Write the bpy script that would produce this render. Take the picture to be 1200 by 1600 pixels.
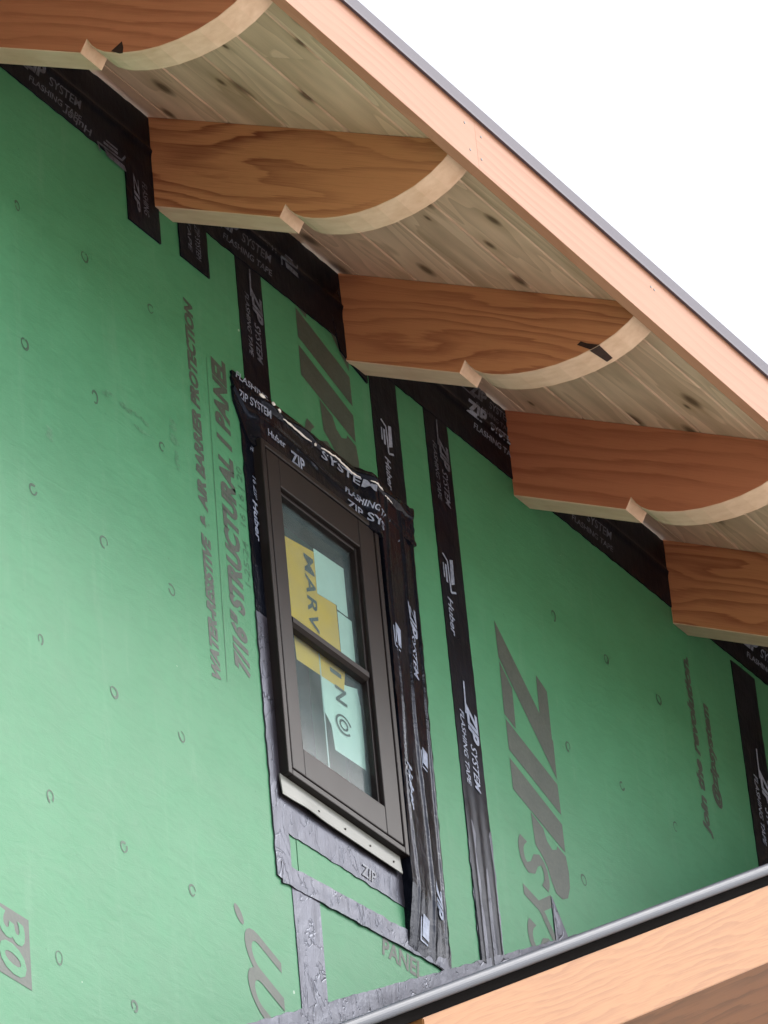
import bpy, bmesh, math, random
from mathutils import Vector, Matrix, noise, geometry

for o in list(bpy.data.objects): bpy.data.objects.remove(o)
S = bpy.context.scene
COL = S.collection
rad = math.radians

# ------------------------------------------------------------------ camera
cam = bpy.data.cameras.new('camera'); camo = bpy.data.objects.new('camera', cam); COL.objects.link(camo)
Rt = (0.551191, -0.83037, -0.081703); Dn = (0.426957, 0.364822, -0.827413); Fw = (0.716866, 0.421179, 0.555618)
camo.matrix_world = Matrix(((Rt[0], -Dn[0], -Fw[0], -6.479234), (Rt[1], -Dn[1], -Fw[1], -4.490850),
                            (Rt[2], -Dn[2], -Fw[2], -5.977401), (0, 0, 0, 1)))
cam.sensor_fit = 'VERTICAL'; cam.sensor_height = 24.0; cam.lens = 24.0 * 8753.27 / 1600.0
cam.clip_start = 0.1; cam.clip_end = 2000
S.camera = camo

# ------------------------------------------------------------------ light
SUN_EL, SUN_AZ = rad(46), rad(136)          # azimuth clockwise from +Y
w = bpy.data.worlds.new('World'); S.world = w; w.use_nodes = True
nt = w.node_tree; bg = nt.nodes['Background']
sky = nt.nodes.new('ShaderNodeTexSky'); sky.sky_type = 'NISHITA'; sky.sun_disc = False
sky.sun_elevation = SUN_EL; sky.sun_rotation = SUN_AZ; sky.air_density = 1.0; sky.dust_density = 3.0
hs = nt.nodes.new('ShaderNodeHueSaturation'); hs.inputs['Saturation'].default_value = 0.28
nt.links.new(sky.outputs[0], hs.inputs['Color']); nt.links.new(hs.outputs[0], bg.inputs['Color'])
bg.inputs['Strength'].default_value = 0.15
sl = bpy.data.lights.new('sun', 'SUN'); sl.energy = 0.5; sl.angle = rad(26); sl.color = (1.0, 0.975, 0.94)
so = bpy.data.objects.new('sun', sl); COL.objects.link(so)
sd = Vector((math.sin(SUN_AZ) * math.cos(SUN_EL), math.cos(SUN_AZ) * math.cos(SUN_EL), math.sin(SUN_EL)))
so.rotation_euler = (-sd).to_track_quat('-Z', 'Y').to_euler(); so.location = (-5, -8, 12)
S.view_settings.view_transform = 'Standard'; S.view_settings.look = 'None'
S.view_settings.exposure = 1.42; S.view_settings.gamma = 1.0
S.render.engine = 'CYCLES'

# ------------------------------------------------------------------ material helpers
class NT:
    def __init__(s, name):
        s.m = bpy.data.materials.new(name); s.m.use_nodes = True; s.t = s.m.node_tree
        s.b = s.t.nodes['Principled BSDF']
    def n(s, typ, **kw):
        n = s.t.nodes.new(typ)
        for k, v in kw.items(): setattr(n, k, v)
        return n
    def lk(s, a, b): s.t.links.new(a, b)
    def setin(s, sock, v):
        if hasattr(v, 'is_linked'): s.lk(v, sock)
        else: sock.default_value = v
    def math(s, op, a, b=0.0, c=0.0):
        n = s.n('ShaderNodeMath', operation=op)
        s.setin(n.inputs[0], a); s.setin(n.inputs[1], b); s.setin(n.inputs[2], c)
        return n.outputs[0]
    def coords(s, scale=(1, 1, 1), which='Object', offset_random=0.0):
        tc = s.n('ShaderNodeTexCoord'); mp = s.n('ShaderNodeMapping'); mp.inputs['Scale'].default_value = scale
        src = tc.outputs[which]
        if offset_random:
            oi = s.n('ShaderNodeObjectInfo'); va = s.n('ShaderNodeVectorMath', operation='SCALE')
            va.inputs[0].default_value = (offset_random, offset_random * .7, offset_random * 1.3)
            s.lk(oi.outputs['Random'], va.inputs['Scale'])
            ad = s.n('ShaderNodeVectorMath', operation='ADD'); s.lk(src, ad.inputs[0]); s.lk(va.outputs[0], ad.inputs[1]); src = ad.outputs[0]
        s.lk(src, mp.inputs[0]); return mp.outputs[0]
    def noise(s, vec, scale=5.0, detail=3.0, rough=0.5, dist=0.0):
        n = s.n('ShaderNodeTexNoise'); s.lk(vec, n.inputs['Vector'])
        n.inputs['Scale'].default_value = scale; n.inputs['Detail'].default_value = detail
        n.inputs['Roughness'].default_value = rough; n.inputs['Distortion'].default_value = dist
        return n.outputs['Fac']
    def ramp(s, fac, stops):
        r = s.n('ShaderNodeValToRGB'); e = r.color_ramp.elements
        while len(e) < len(stops): e.new(0.5)
        for i, (p, c) in enumerate(stops):
            e[i].position = p; e[i].color = (*c, 1) if len(c) == 3 else c
        s.setin(r.inputs[0], fac); return r.outputs[0]
    def mix(s, fac, a, b, mode='MIX'):
        n = s.n('ShaderNodeMix', data_type='RGBA', blend_type=mode)
        s.setin(n.inputs[0], fac)
        for i, v in ((6, a), (7, b)):
            if isinstance(v, tuple): n.inputs[i].default_value = (*v, 1)
            else: s.lk(v, n.inputs[i])
        return n.outputs[2]
    def bump(s, h, strength=0.3, dist=0.01):
        n = s.n('ShaderNodeBump'); n.inputs['Strength'].default_value = strength; n.inputs['Distance'].default_value = dist
        s.lk(h, n.inputs['Height']); s.lk(n.outputs[0], s.b.inputs['Normal'])
    def out(s, color, rough=0.5, spec=0.5, metal=0.0):
        if isinstance(color, tuple): s.b.inputs['Base Color'].default_value = (*color, 1)
        else: s.lk(color, s.b.inputs['Base Color'])
        s.setin(s.b.inputs['Roughness'], rough); s.b.inputs['Specular IOR Level'].default_value = spec
        s.b.inputs['Metallic'].default_value = metal
        return s.m

def mat_sheathing():
    k = NT('green_sheathing'); c = k.coords()
    big = k.noise(c, 2.3, 4, .55); fine = k.noise(c, 60, 4, .65); vf = k.noise(c, 420, 2, .6)
    flake = k.noise(k.coords(scale=(16, 16, 52)), 1.0, 3, .6, 1.2); mid = k.noise(c, 11, 5, .65)
    col = k.ramp(k.math('ADD', k.math('MULTIPLY', big, .55), k.math('MULTIPLY', mid, .45)), [(0.34, (0.052, 0.218, 0.108)), (0.66, (0.074, 0.272, 0.144))])
    col = k.mix(k.math('MULTIPLY', k.ramp(flake, [(.48, (0, 0, 0)), (.62, (1, 1, 1))]), .22), col, (0.040, 0.185, 0.088))
    col = k.mix(k.math('MULTIPLY', fine, .3), col, (0.044, 0.19, 0.094))
    dust = k.noise(k.coords(scale=(20, 20, 2.2)), 1.0, 5, .7)          # rain streaks and dust
    col = k.mix(k.math('MULTIPLY', k.ramp(dust, [(.55, (0, 0, 0)), (.8, (1, 1, 1))]), .16), col, (0.22, 0.36, 0.27))
    speck = k.math('GREATER_THAN', k.noise(c, 95, 1, .4), 0.78)
    col = k.mix(k.math('MULTIPLY', speck, .45), col, (0.03, 0.11, 0.06))
    white = k.math('GREATER_THAN', k.noise(k.coords(scale=(55, 55, 40)), 1.0, 1, .4), 0.815)
    col = k.mix(k.math('MULTIPLY', white, .6), col, (0.5, 0.6, 0.52))
    k.bump(k.math('ADD', k.math('MULTIPLY', fine, .6), k.math('ADD', k.math('MULTIPLY', vf, .8), k.math('MULTIPLY', flake, 1.2))), .25, .0018)
    return k.out(col, k.math('MULTIPLY_ADD', mid, .2, .42), .32)

def mat_ink(name, a, b, lo=.35, hi=.65, rough=.55):
    k = NT(name); c = k.coords(which='Object')
    n = k.noise(c, 140, 3, .7); n2 = k.noise(c, 22, 3, .6)
    col = k.ramp(k.math('ADD', k.math('MULTIPLY', n, .55), k.math('MULTIPLY', n2, .45)), [(lo, a), (hi, b)])
    return k.out(col, rough, .5)

def mat_tape(name='black_tape', base=(0.004, 0.005, 0.009), rough=.2, wr=1.0, streak=(90, 90, 18), spec=.22, crease=.0, ior=1.5):
    k = NT(name); k.b.inputs['IOR'].default_value = ior; c = k.coords(which='Object', scale=streak)
    w1 = k.noise(c, 1.0, 4, .6, .6); c2 = k.coords(which='Object'); w2 = k.noise(c2, 26, 3, .55, .4); w3 = k.noise(c2, 260, 2, .5)
    h = k.math('ADD', k.math('MULTIPLY', w1, .5), k.math('ADD', w2, k.math('MULTIPLY', w3, .12)))
    dust = k.noise(c2, 9, 5, .7)
    col = k.ramp(dust, [(0.42, base), (0.85, (base[0] * 2.2 + .002, base[1] * 2.2 + .002, base[2] * 2.2 + .003))])
    if crease:
        n = k.noise(k.coords(scale=(13, 13, 6)), 1.0, 3, .55, 2.0)
        cr = k.ramp(k.math('ABSOLUTE', k.math('SUBTRACT', n, .5)), [(0.0, (1, 1, 1)), (.014, (0, 0, 0))])
        h = k.math('SUBTRACT', h, k.math('MULTIPLY', cr, crease)); col = k.mix(k.math('MULTIPLY', cr, .8), col, (.004, .004, .006))
    k.bump(h, .35 * wr, .006)
    k.b.inputs['Specular Tint'].default_value = (.62, .72, 1.0, 1)
    return k.out(col, k.math('MULTIPLY_ADD', dust, .22, rough), spec)

def mat_fir(name, light, dark, vscale=16.0, nscale=1.0, amp=3.2, rough=.55, fine=.3, knots=0.0, sharp=(.25, .9)):
    """plain sawn fir, grain along local X"""
    k = NT(name)
    c = k.coords(offset_random=13.0)
    sep = k.n('ShaderNodeSeparateXYZ'); k.lk(c, sep.inputs[0])
    cn = k.coords(scale=(1.5 * nscale, 1.0 * nscale, 7.0 * nscale), offset_random=13.0)
    f = k.noise(cn, 1.0, 2.2, .45, .25)
    cf = k.coords(scale=(6, 60, 60), offset_random=13.0); ff = k.noise(cf, 1.0, 3, .6)
    ph = k.math('ADD', k.math('MULTIPLY', f, amp), k.math('MULTIPLY', sep.outputs['Z'], vscale))
    ph = k.math('ADD', ph, k.math('MULTIPLY', ff, .35))
    fm = k.noise(k.coords(scale=(3.5 * nscale, 20, 26), offset_random=13.0), 1.0, 3, .6, .5); ph = k.math('ADD', ph, k.math('MULTIPLY', fm, 1.3))
    fr = k.math('FRACT', ph)                       # saw tooth = early wood fading into late wood, then a sharp edge
    ring = k.ramp(fr, [(0.0, (0.15,) * 3), (0.10, (0, 0, 0)), (sharp[0], (.10,) * 3), (sharp[1], (.95,) * 3), (1.0, (.25,) * 3)])
    cs = k.coords(scale=(9, 420, 420), offset_random=13.0); st = k.noise(cs, 1.0, 3, .65)
    lo = k.noise(k.coords(scale=(2.5, 3, 5), offset_random=7.0), 1.0, 2, .5)
    fac = k.math('MULTIPLY', ring, k.math('MULTIPLY_ADD', lo, 1.9, -.25))
    fac = k.math('ADD', fac, k.math('MULTIPLY', k.math('SUBTRACT', st, .5), fine * 2))
    col = k.ramp(fac, [(0.0, light), (0.9, dark)])
    col = k.mix(k.math('MULTIPLY', k.math('GREATER_THAN', lo, .6), .0), col, dark)
    k.bump(k.math('ADD', st, k.math('MULTIPLY', ring, .3)), .12, .0012)
    return k.out(col, rough, .35)

def mat_cut(name, light, dark):
    k = NT(name); c = k.coords(scale=(9, 60, 60), offset_random=9.0); n = k.noise(c, 1.0, 4, .6)
    c2 = k.coords(offset_random=5.0); n2 = k.noise(c2, 11, 3, .6); n3 = k.noise(c2, 300, 2, .6)
    f = k.math('ADD', k.math('MULTIPLY', n, .55), k.math('MULTIPLY', n2, .45))
    col = k.ramp(f, [(.33, dark), (.66, light)])
    k.bump(n3, .15, .001)
    return k.out(col, .65, .3)

def mat_soffit():
    k = NT('soffit_pine'); c = k.coords()
    at = k.n('ShaderNodeAttribute', attribute_name='board_tint')
    sep = k.n('ShaderNodeSeparateColor'); k.lk(at.outputs['Color'], sep.inputs[0])
    t = sep.outputs[0]; t2 = sep.outputs[1]
    off = k.n('ShaderNodeCombineXYZ'); k.lk(k.math('MULTIPLY', t, 37.0), off.inputs[0]); k.lk(k.math('MULTIPLY', t2, 11.0), off.inputs[2])
    tc = k.n('ShaderNodeTexCoord')
    ad = k.n('ShaderNodeVectorMath', operation='ADD'); k.lk(tc.outputs['Object'], ad.inputs[0]); k.lk(off.outputs[0], ad.inputs[1])
    def mapd(scale):
        mp = k.n('ShaderNodeMapping'); mp.inputs['Scale'].default_value = scale; k.lk(ad.outputs[0], mp.inputs[0]); return mp.outputs[0]
    f = k.noise(mapd((1.4, 9, 9)), 1.0, 2.5, .5, .3)
    st = k.noise(mapd((7, 330, 330)), 1.0, 3, .6)
    ringp = k.math('FRACT', k.math('MULTIPLY', f, 9.0))
    ring = k.ramp(ringp, [(0, (0, 0, 0)), (.75, (.75,) * 3), (.95, (1, 1, 1)), (1.0, (.1,) * 3)])
    basea = k.mix(t, (0.94, 0.70, 0.57), (0.84, 0.57, 0.44))
    basea = k.mix(k.math('MULTIPLY', k.math('GREATER_THAN', t2, .62), .75), basea, (0.56, 0.33, 0.25))
    fac = k.math('ADD', k.math('MULTIPLY', ring, .34), k.math('MULTIPLY', st, .28))
    col = k.mix(fac, basea, (0.38, 0.23, 0.15))
    stain = k.noise(mapd((2.0, 10, 10)), 1.0, 3, .6)
    col = k.mix(k.math('MULTIPLY', k.ramp(stain, [(.5, (0, 0, 0)), (.66, (1, 1, 1))]), .5), col, (0.40, 0.27, 0.18))
    # knots: voronoi cells stretched along the grain
    v = k.n('ShaderNodeTexVoronoi', voronoi_dimensions='2D'); v.inputs['Randomness'].default_value = .9
    k.lk(mapd((4.4, 10.5, 0)), v.inputs['Vector']); v.inputs['Scale'].default_value = 1.0
    sc = k.n('ShaderNodeSeparateColor'); k.lk(v.outputs['Color'], sc.inputs[0])
    keep = k.math('GREATER_THAN', sc.outputs[0], .38)
    size = k.math('MULTIPLY_ADD', sc.outputs[1], .14, .06)
    kn = k.math('DIVIDE', v.outputs['Distance'], size)
    kmask = k.math('MULTIPLY', k.ramp(kn, [(.35, (1, 1, 1)), (1.15, (0, 0, 0))]), keep)
    halo = k.math('MULTIPLY', k.ramp(k.math('MULTIPLY', kn, .4), [(.2, (1, 1, 1)), (1.0, (0, 0, 0))]), keep)
    col = k.mix(k.math('MULTIPLY', halo, .35), col, (0.34, 0.20, 0.10))
    col = k.mix(k.math('MULTIPLY', kmask, .85), col, (0.10, 0.055, 0.035))
    k.bump(st, .12, .001)
    return k.out(col, .6, .3)

def mat_plain(name, col, rough=.5, spec=.5, metal=0.0, var=.15, scale=30, bump=0.0):
    k = NT(name); c = k.coords(); n = k.noise(c, scale, 4, .6)
    a = tuple(x * (1 - var) for x in col); b = tuple(min(1, x * (1 + var)) for x in col)
    if bump: k.bump(n, bump, .002)
    return k.out(k.ramp(n, [(.3, a), (.7, b)]), k.math('MULTIPLY_ADD', n, .1, rough - .05), spec, metal)

def mat_glass():
    k = NT('window_glass'); t = k.t
    tr = k.n('ShaderNodeBsdfTransparent'); tr.inputs[0].default_value = (0.80, 0.90, 0.88, 1)
    gl = k.n('ShaderNodeBsdfGlossy'); gl.inputs['Roughness'].default_value = .14
    fr = k.n('ShaderNodeFresnel'); fr.inputs[0].default_value = 1.55
    mx = k.n('ShaderNodeMixShader'); geo = k.n('ShaderNodeNewGeometry'); k.lk(k.math('MULTIPLY', k.math('MULTIPLY', fr.outputs[0], .75), k.math('SUBTRACT', 1.0, geo.outputs['Backfacing'])), mx.inputs[0]); k.lk(tr.outputs[0], mx.inputs[1]); k.lk(gl.outputs[0], mx.inputs[2])
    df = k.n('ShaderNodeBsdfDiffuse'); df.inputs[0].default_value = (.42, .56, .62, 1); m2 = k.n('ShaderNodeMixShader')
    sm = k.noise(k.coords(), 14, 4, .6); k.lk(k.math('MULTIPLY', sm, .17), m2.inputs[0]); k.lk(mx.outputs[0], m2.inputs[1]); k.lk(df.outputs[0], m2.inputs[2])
    k.lk(m2.outputs[0], t.nodes['Material Output'].inputs['Surface'])
    return k.m

M = dict(
    green=mat_sheathing(),
    ink=mat_ink('panel_ink', (0.036, 0.053, 0.044), (0.066, 0.083, 0.070)),
    ring=mat_ink('mark_ink', (0.018, 0.060, 0.036), (0.035, 0.10, 0.06)),
    pen=mat_ink('green_pen', (0.02, 0.10, 0.05), (0.05, 0.17, 0.09)),
    scuff=mat_ink('scuff', (0.035, 0.15, 0.075), (0.07, 0.25, 0.135), .4, .6, .5),
    tape=mat_tape(wr=.5, spec=.5, ior=1.22), tapew=mat_tape('wrinkled_tape', rough=.03, wr=.85, spec=.4, ior=1.30),
    tapesky=mat_tape('sky_grey_tape', (0.026, 0.023, 0.029), .28, .6, spec=.7, crease=1.0),  # black tape with reflected sky put into its grey base colour
    print=mat_ink('tape_print', (0.10, 0.13, 0.20), (0.34, 0.40, 0.54), .3, .62, .35),
    printdim=mat_ink('tape_print_worn', (0.025, 0.03, 0.045), (0.17, 0.20, 0.28), .38, .66, .35),
    firm=mat_fir('fir_rafter_mild', (0.56, 0.240, 0.116), (0.33, 0.112, 0.056), 36, 1.0, 8.0, fine=.4, sharp=(.4, .92)),
    fir=mat_fir('fir_rafter', (0.58, 0.265, 0.125), (0.24, 0.070, 0.034), 24, .8, 9.0, fine=.38, sharp=(.45, .93)),
    firred=mat_fir('fir_rafter_red', (0.52, 0.195, 0.105), (0.38, 0.125, 0.066), 34, .8, 4.0, fine=.5, sharp=(.4, .9)),
    firshade=mat_fir('fir_soffit_shaded', (0.27, 0.098, 0.050), (0.16, 0.050, 0.026), 34, .8, 4.0, fine=.5, sharp=(.4, .9)),  # lower soffit fir, its shade put into the colour
    cut=mat_cut('fir_lit_cut_face', (0.78, 0.575, 0.455), (0.64, 0.43, 0.31)),  # fresh cut wood, made paler still for the light on the undersides
    soffit=mat_soffit(),
    fascia=mat_fir('fascia_fir', (0.385, 0.200, 0.128), (0.34, 0.163, 0.100), 40, .6, 5.0, fine=.7, rough=.65),
    barge=mat_fir('barge_fir', (0.355, 0.162, 0.056), (0.28, 0.115, 0.036), 60, 1.2, 7.0, fine=1.0),
    drip=mat_plain('drip_metal', (0.075, 0.066, 0.095), .45, .5, .0, .1, 20),
    slate=mat_plain('slate_metal', (0.048, 0.058, 0.082), .5, .5, .0, .12, 14),
    shingle=mat_plain('roofing', (0.06, 0.06, 0.065), .8, .3, 0, .3, 60, .4),
    brown=mat_plain('bronze_paint', (0.016, 0.0125, 0.013), .42, .3, 0, .12, 18),
    bead=mat_plain('gasket_shadow_black', (0.010, 0.009, 0.009), .9, .05),  # black of the window gasket and of the painted shadow gap
    glass=mat_glass(),
    yellow=mat_plain('yellow_label', (0.95, 0.47, 0.02), .5, .4, 0, .06, 12),
    pale=mat_plain('pale_label', (0.74, 0.79, 0.77), .45, .4, 0, .05, 10),
    film=mat_plain('film_edge', (0.45, 0.52, 0.52), .35, .5, 0, .1, 30),
    label_ink=mat_plain('label_ink', (0.05, 0.055, 0.06), .5, .4),
    cream=mat_plain('cream_flashing', (0.21, 0.22, 0.21), .45, .5, 0, .08, 16),
    whitebead=mat_plain('bead_white', (0.86, 0.86, 0.88), .18, .7, 0, .03, 40),
    screw=mat_plain('screw_steel', (0.06, 0.055, 0.05), .4, .5, .3),
    dark=mat_plain('dark_stain', (0.035, 0.015, 0.014), .5, .4, 0, .4, 60),
    drywall=mat_plain('drywall', (0.045, 0.06, 0.062), .8, .2),
    ground=None,
)
def mat_ground():
    k = NT('gravel_ground'); c = k.coords(); n = k.noise(c, .35, 5, .6); n2 = k.noise(c, 14, 4, .7)
    col = k.ramp(k.math('ADD', k.math('MULTIPLY', n, .6), k.math('MULTIPLY', n2, .4)), [(.35, (0.46, 0.385, 0.31)), (.65, (0.62, 0.545, 0.46))])
    k.bump(n2, .5, .05); return k.out(col, .9, .2)
M['ground'] = mat_ground()

# ------------------------------------------------------------------ object helpers
def tag(o, label=None, cat=None, group=None, kind=None):
    for kk, v in (('label', label), ('category', cat), ('group', group), ('kind', kind)):
        if v: o[kk] = v
    return o
def empty(name, loc, label, cat, group=None):
    o = bpy.data.objects.new(name, None); COL.objects.link(o); o.location = loc; o.empty_display_size = .05
    return tag(o, label, cat, group)
def link(name, me, mats, parent=None, loc=None):
    """me is in world coordinates unless loc says where its origin is"""
    o = bpy.data.objects.new(name, me); COL.objects.link(o)
    for m in (mats if isinstance(mats, (list, tuple)) else [mats]): me.materials.append(m)
    if parent is not None:
        o.parent = parent; o.matrix_parent_inverse = parent.matrix_basis.inverted()
    if loc is not None: o.location = loc
    return o
def finish(name, bm, mats, parent=None, smooth=False, recalc=True):
    lay = bm.faces.layers.int.get('line')
    if lay and name == 'lettering':                # every written line is an object of its own
        ids = sorted({f[lay] for f in bm.faces}); out = None
        for q in ids:
            b2 = bm.copy(); l2 = b2.faces.layers.int.get('line')
            bmesh.ops.delete(b2, geom=[f for f in b2.faces if f[l2] != q], context='FACES')
            b2.faces.layers.int.remove(l2); out = finish(name, b2, mats, parent, smooth, recalc)
        bm.free(); return out
    if recalc: bmesh.ops.recalc_face_normals(bm, faces=bm.faces)
    me = bpy.data.meshes.new(name); bm.to_mesh(me); bm.free()
    if smooth:
        for p in me.polygons: p.use_smooth = True
    return link(name, me, mats, parent)
def box(bm, x0, x1, y0, y1, z0, z1, bev=0.0, mi=0):
    v = [bm.verts.new(p) for p in [(x0, y0, z0), (x1, y0, z0), (x1, y1, z0), (x0, y1, z0), (x0, y0, z1), (x1, y0, z1), (x1, y1, z1), (x0, y1, z1)]]
    fs = [bm.faces.new([v[i] for i in f]) for f in [(0, 3, 2, 1), (4, 5, 6, 7), (0, 1, 5, 4), (1, 2, 6, 5), (2, 3, 7, 6), (3, 0, 4, 7)]]
    for f in fs: f.material_index = mi
    if bev:
        ed = list({e for f in fs for e in f.edges})
        bmesh.ops.bevel(bm, geom=ed, offset=bev, segments=2, affect='EDGES', profile=.5)
    return fs
def prism_x(bm, prof, x0, x1, mi=None):
    """extrude a closed (y,z) profile along x; mi(i) gives material index of side i"""
    a = [bm.verts.new((x0, y, z)) for y, z in prof]; b = [bm.verts.new((x1, y, z)) for y, z in prof]
    n = len(prof); f0 = bm.faces.new(a); f1 = bm.faces.new(b[::-1]); out = []
    for i in range(n):
        f = bm.faces.new((a[i], b[i], b[(i + 1) % n], a[(i + 1) % n])); f.material_index = mi(i) if mi else 0; out.append(f)
    return f0, f1, out
def ring_frame(bm, x0, x1, z0, z1, l, r, b, t, y0, y1, bev=0.0015):
    box(bm, x0, x0 + l, y0, y1, z0, z1, bev); box(bm, x1 - r, x1, y0, y1, z0, z1, bev)
    box(bm, x0 + l, x1 - r, y0 + .0004, y1, z0, z0 + b, bev); box(bm, x0 + l, x1 - r, y0 + .0004, y1, z1 - t, z1, bev)

def panel_mesh(xs, zs, holes, y0, y1):
    bm = bmesh.new(); V = {}
    def vv(i, k, y):
        if (i, k, y) not in V: V[(i, k, y)] = bm.verts.new((xs[i], y, zs[k]))
        return V[(i, k, y)]
    solid = set()
    for i in range(len(xs) - 1):
        for k in range(len(zs) - 1):
            cx, cz = (xs[i] + xs[i + 1]) / 2, (zs[k] + zs[k + 1]) / 2
            if not any(h[0] < cx < h[1] and h[2] < cz < h[3] for h in holes): solid.add((i, k))
    for (i, k) in solid:
        for y in (y0, y1): bm.faces.new([vv(i, k, y), vv(i + 1, k, y), vv(i + 1, k + 1, y), vv(i, k + 1, y)])
        for (di, dk, e) in ((-1, 0, ((0, 0), (0, 1))), (1, 0, ((1, 0), (1, 1))), (0, -1, ((0, 0), (1, 0))), (0, 1, ((0, 1), (1, 1)))):
            if (i + di, k + dk) not in solid:
                (a, b), (c, d) = e
                bm.faces.new([vv(i + a, k + b, y0), vv(i + c, k + d, y0), vv(i + c, k + d, y1), vv(i + a, k + b, y1)])
    return bm

# writing --------------------------------------------------------------
def text_mesh(s, shear=0.0, bold=0.0, spacing=1.0):
    cu = bpy.data.curves.new('t', 'FONT'); cu.body = s; cu.size = 1.0; cu.shear = shear; cu.offset = bold
    cu.space_character = spacing; cu.dimensions = '2D'; cu.fill_mode = 'FRONT'; cu.resolution_u = 3
    o = bpy.data.objects.new('t', cu); COL.objects.link(o)
    dg = bpy.context.evaluated_depsgraph_get(); me = bpy.data.meshes.new_from_object(o.evaluated_get(dg))
    vs = [(v.co.x, v.co.y) for v in me.vertices]; fs = [tuple(p.vertices) for p in me.polygons]
    bpy.data.objects.remove(o); bpy.data.curves.remove(cu); bpy.data.meshes.remove(me)
    return vs, fs
AX = {'cw': ((0, -1), (1, 0)), 'ccw': ((0, 1), (-1, 0)), 'h': ((1, 0), (0, 1)), 'flip': ((-1, 0), (0, -1))}
LINE = [0]
def put_text(bm, s, x, z, d, length, height, Y, shear=.25, bold=.02, spacing=1.0, rot=0.0, fit_h=True):
    """write s starting at (x,z) on the wall, along direction d, over length, cap height height; Y(x,z) is the surface"""
    LINE[0] += 1; lay = bm.faces.layers.int.get('line') or bm.faces.layers.int.new('line')
    vs, fs = text_mesh(s, shear, bold, spacing)
    mx0 = min(v[0] for v in vs); mx1 = max(v[0] for v in vs); cap = .70
    (ax, az), (bx, bz) = AX[d]; c, sn = math.cos(rot), math.sin(rot); V = []
    for (u, v) in vs:
        uu = (u - mx0) / (mx1 - mx0) * length; ww = v / cap * height
        px = ax * uu + bx * ww; pz = az * uu + bz * ww
        X = x + px * c - pz * sn; Zz = z + px * sn + pz * c
        V.append(bm.verts.new((X, Y(X, Zz), Zz)))
    for f in fs:
        try: bm.faces.new([V[i] for i in f])[lay] = LINE[0]
        except ValueError: pass
def poly(bm, pts, Y):
    try: bm.faces.new([bm.verts.new((x, Y(x, z), z)) for x, z in pts])
    except ValueError: pass
def stroke(bm, pts, wdt, Y):
    for (x0, z0), (x1, z1) in zip(pts, pts[1:]):
        dx, dz = x1 - x0, z1 - z0; L = math.hypot(dx, dz) or 1; nx, nz = -dz / L * wdt / 2, dx / L * wdt / 2
        poly(bm, [(x0 + nx, z0 + nz), (x1 + nx, z1 + nz), (x1 - nx, z1 - nz), (x0 - nx, z0 - nz)], Y)
def smooth_poly(pts, n=4):
    """closed Catmull-Rom"""
    out = []; N = len(pts)
    for i in range(N):
        p0, p1, p2, p3 = (pts[(i + j - 1) % N] for j in range(4))
        for k in range(n):
            t = k / n
            out.append(tuple(.5 * ((2 * p1[q]) + (-p0[q] + p2[q]) * t + (2 * p0[q] - 5 * p1[q] + 4 * p2[q] - p3[q]) * t * t + (-p0[q] + 3 * p1[q] - 3 * p2[q] + p3[q]) * t ** 3) for q in (0, 1)))
    return out
def flat(y): return lambda x, z: y
INKY = -0.0006

# ------------------------------------------------------------------ geometry constants
PITCH = 0.583; ZR = 0.463                        # underside of the soffit: z = ZR + PITCH*y
ROOTS = (-0.172, 0.440, 1.076, 1.680, 2.299); RT = 0.063
def soff(y): return ZR + PITCH * y
X_MIN, X_MAX = -2.6, 5.2

# ------------------------------------------------------------------ setting
bm = bmesh.new(); g = 400
poly(bm, [(-g, -g), (g, -g), (g, g), (-g, g)], lambda x, z: z)
for v in bm.verts: v.co.z = -7.6
tag(finish('ground', bm, M['ground']), kind='structure')
# the wall behind the sheathing, with the hole for the window, and the dark room inside
bm = panel_mesh([X_MIN, .722, 1.085, X_MAX], [-7.6, -.838, -.146, .44], [(.722, 1.085, -.838, -.146)], .0112, .15)
tag(finish('wall', bm, M['green']), kind='structure')
bm = bmesh.new()
for f in box(bm, .3, 1.7, .1503, 1.6, -1.5, .35)[:]:
    if abs(sum(v.co.y for v in f.verts) / 4 - .1503) < 1e-4: bm.faces.remove(f)
tag(finish('room', bm, M['drywall']), kind='structure')

# ------------------------------------------------------------------ sheathing panels
def panel(xs, zs, holes, label):
    o = finish('sheathing_panel', panel_mesh(xs, zs, holes, 0.0, .0111), M['green'])
    return tag(o, label, 'wall panel', 'green sheathing panels')
HOLE = (.715, 1.092, -.846, -.140)
ZS = [-1.98, -.846, -.140, .458]
PA = panel([-1.7, .715, .7465], ZS, [HOLE], 'wide green wall panel left of the window, printed with structural panel wording')
PB = panel([.7495, 1.092, 1.3915], ZS, [HOLE], 'narrow green wall panel holding the window, with a logo half hidden above it')
PC = panel([1.3945, 2.5885], ZS, [], 'green wall panel right of the window with one huge dark logo')
PD = panel([2.5915, X_MAX], ZS, [], 'sliver of green wall panel at the right edge beyond the last black strip')

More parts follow.
